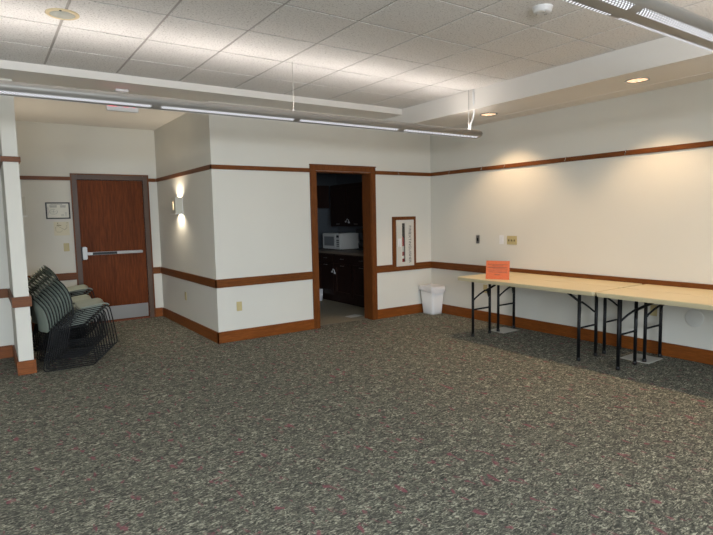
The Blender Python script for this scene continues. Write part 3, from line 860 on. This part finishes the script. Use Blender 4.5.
r = thing('microwave', (5.45, 8.38, .90), 'white microwave oven on the dark kitchen countertop', 'microwave')
x0, x1, y0, y1, z0, z1 = 5.212, 5.61, 8.055, 8.64, .915, 1.200
MB().box(x0, x1, y0, y1, z0, z1).build('body', MWW, r, bevel=.006)
dr = MB().box(x0-.014, x0-.0005, y0+.14, y1-.004, z0+.006, z1-.006).build('door', MWW, r, bevel=.004)
MB().box(x0-.016, x0-.0145, y0+.19, y1-.06, z0+.06, z1-.06).build('door_window', MWG, dr)
pn = MB().box(x0-.012, x0-.0005, y0+.004, y0+.134, z0+.006, z1-.006).build('control_panel', MWW, r, bevel=.003)
kb = MB().box(x0-.014, x0-.0125, y0+.03, y0+.11, z1-.075, z1-.035)
for k in range(4):
    kb.box(x0-.014, x0-.0125, y0+.03, y0+.11, z0+.05+.034*k, z0+.05+.034*k+.016)
kb.build('buttons', BLACK, pn)
for (xx, yy) in ((x0+.05, y0+.05), (x0+.05, y1-.05), (x1-.05, y0+.05), (x1-.05, y1-.05)): MB().lathe([(.014, 0), (.014, .015)], (xx, yy, .90), 'z', 10).build('foot', BLACK, r)

r = thing('coffee_maker', (5.60, 7.88, .90), 'black coffee maker on the kitchen countertop beyond the door jamb', 'coffee maker')
MB().box(5.49, 5.71, 7.79, 7.97, .90, .925).box(5.62, 5.71, 7.79, 7.97, .925, 1.20).box(5.49, 5.71, 7.79, 7.97, 1.20, 1.28).build('body', BLACK, r, bevel=.006)
ca = MB().lathe([(.05, .0), (.065, .03), (.068, .08), (.05, .13), (.04, .15)], (5.555, 7.88, .928), 'z', 24).build('carafe', mat('dark carafe', srgb(40, 40, 42), .1, .3), r)
MB().tube([(5.51, 7.85, 1.06), (5.47, 7.82, 1.05), (5.47, 7.82, .98), (5.50, 7.84, .96)], .006, 8).build('handle', CHROME, ca)

r = thing('step_stool', (4.80, 8.30, 0), 'small white item on the far kitchen floor by the cabinets', 'bin')
r.name = 'kitchen_bin'
loft([[(x, y, z) for (x, y) in rrect(4.86-e, 4.94+e, 8.26-e, 8.42+e, .02)] for (e, z) in ((0, 0), (.012, .20), (.006, .20), (-.004, .01))]).build('bin_body', WHITE, r)
MB().prism(rrect(4.85, 4.95, 8.25, 8.43, .02), .20, .215, 'z').build('lid', WHITE, r)
tag(MB().prism([(4.42, 6.58), (4.66, 6.62), (4.62, 6.78), (4.40, 6.72)], -.003, -.001, 'z').build('pale_patch', PAPER), 'pale flat patch on the kitchen floor beside the right jamb', 'paper')  # thin pale patch laid on the vinyl

# ------------------------------------------------------------------ daylight
for i, (a, b) in enumerate(wins):
    ld = bpy.data.lights.new('window_daylight', 'AREA'); ld.shape = 'RECTANGLE'; ld.size = b-a+.8; ld.size_y = 2.0
    ld.color = (.68, .84, 1.0); ld.energy = 690
    o = bpy.data.objects.new('window_daylight', ld); COL.objects.link(o)
    o.location = ((a+b)/2, YW-1.3, 3.1); o.rotation_euler = (PI/2-math.radians(38), 0, 0)
for i, (a, b) in enumerate(wins):
    ld = bpy.data.lights.new('horizon_daylight', 'AREA'); ld.shape = 'RECTANGLE'; ld.size = b-a-.1; ld.size_y = 1.5
    ld.color = (.84, .92, 1.0); ld.energy = 165
    o = bpy.data.objects.new('horizon_daylight', ld); COL.objects.link(o)
    o.location = ((a+b)/2, YW-.16, 1.67); o.rotation_euler = (PI/2, 0, 0)
w = bpy.data.worlds.new('World'); scene.world = w; w.use_nodes = True
w.node_tree.nodes['Background'].inputs[0].default_value = (.75, .85, 1, 1)
w.node_tree.nodes['Background'].inputs[1].default_value = .6

# ------------------------------------------------------------------ camera
F, YAW, PITCH, ROLL = 540.355, -.6031, .0941, -.0205
cy_, sy_ = math.cos(YAW), math.sin(YAW)
fw = Vector((-sy_*math.cos(PITCH), cy_*math.cos(PITCH), -math.sin(PITCH)))
rt = Vector((cy_, sy_, 0)); up = rt.cross(fw)
r2 = rt*math.cos(ROLL)+up*math.sin(ROLL); u2 = -rt*math.sin(ROLL)+up*math.cos(ROLL)
cam = bpy.data.cameras.new('camera'); co = bpy.data.objects.new('camera', cam); COL.objects.link(co)
M = Matrix((( r2.x, u2.x, -fw.x, 0), (r2.y, u2.y, -fw.y, 0), (r2.z, u2.z, -fw.z, H), (0, 0, 0, 1)))
co.matrix_world = M
cam.sensor_fit = 'HORIZONTAL'; cam.sensor_width = 36; cam.lens = F/713*36; cam.clip_start = .05
scene.camera = co
vs_ = scene.view_settings
vs_.view_transform = 'Standard'; vs_.look = 'None'; vs_.gamma = 1; vs_.exposure = .25
vs_.use_curve_mapping = False
scene.cycles.use_denoising = True
scene.cycles.max_bounces = 8
scene.cycles.sample_clamp_indirect = 4
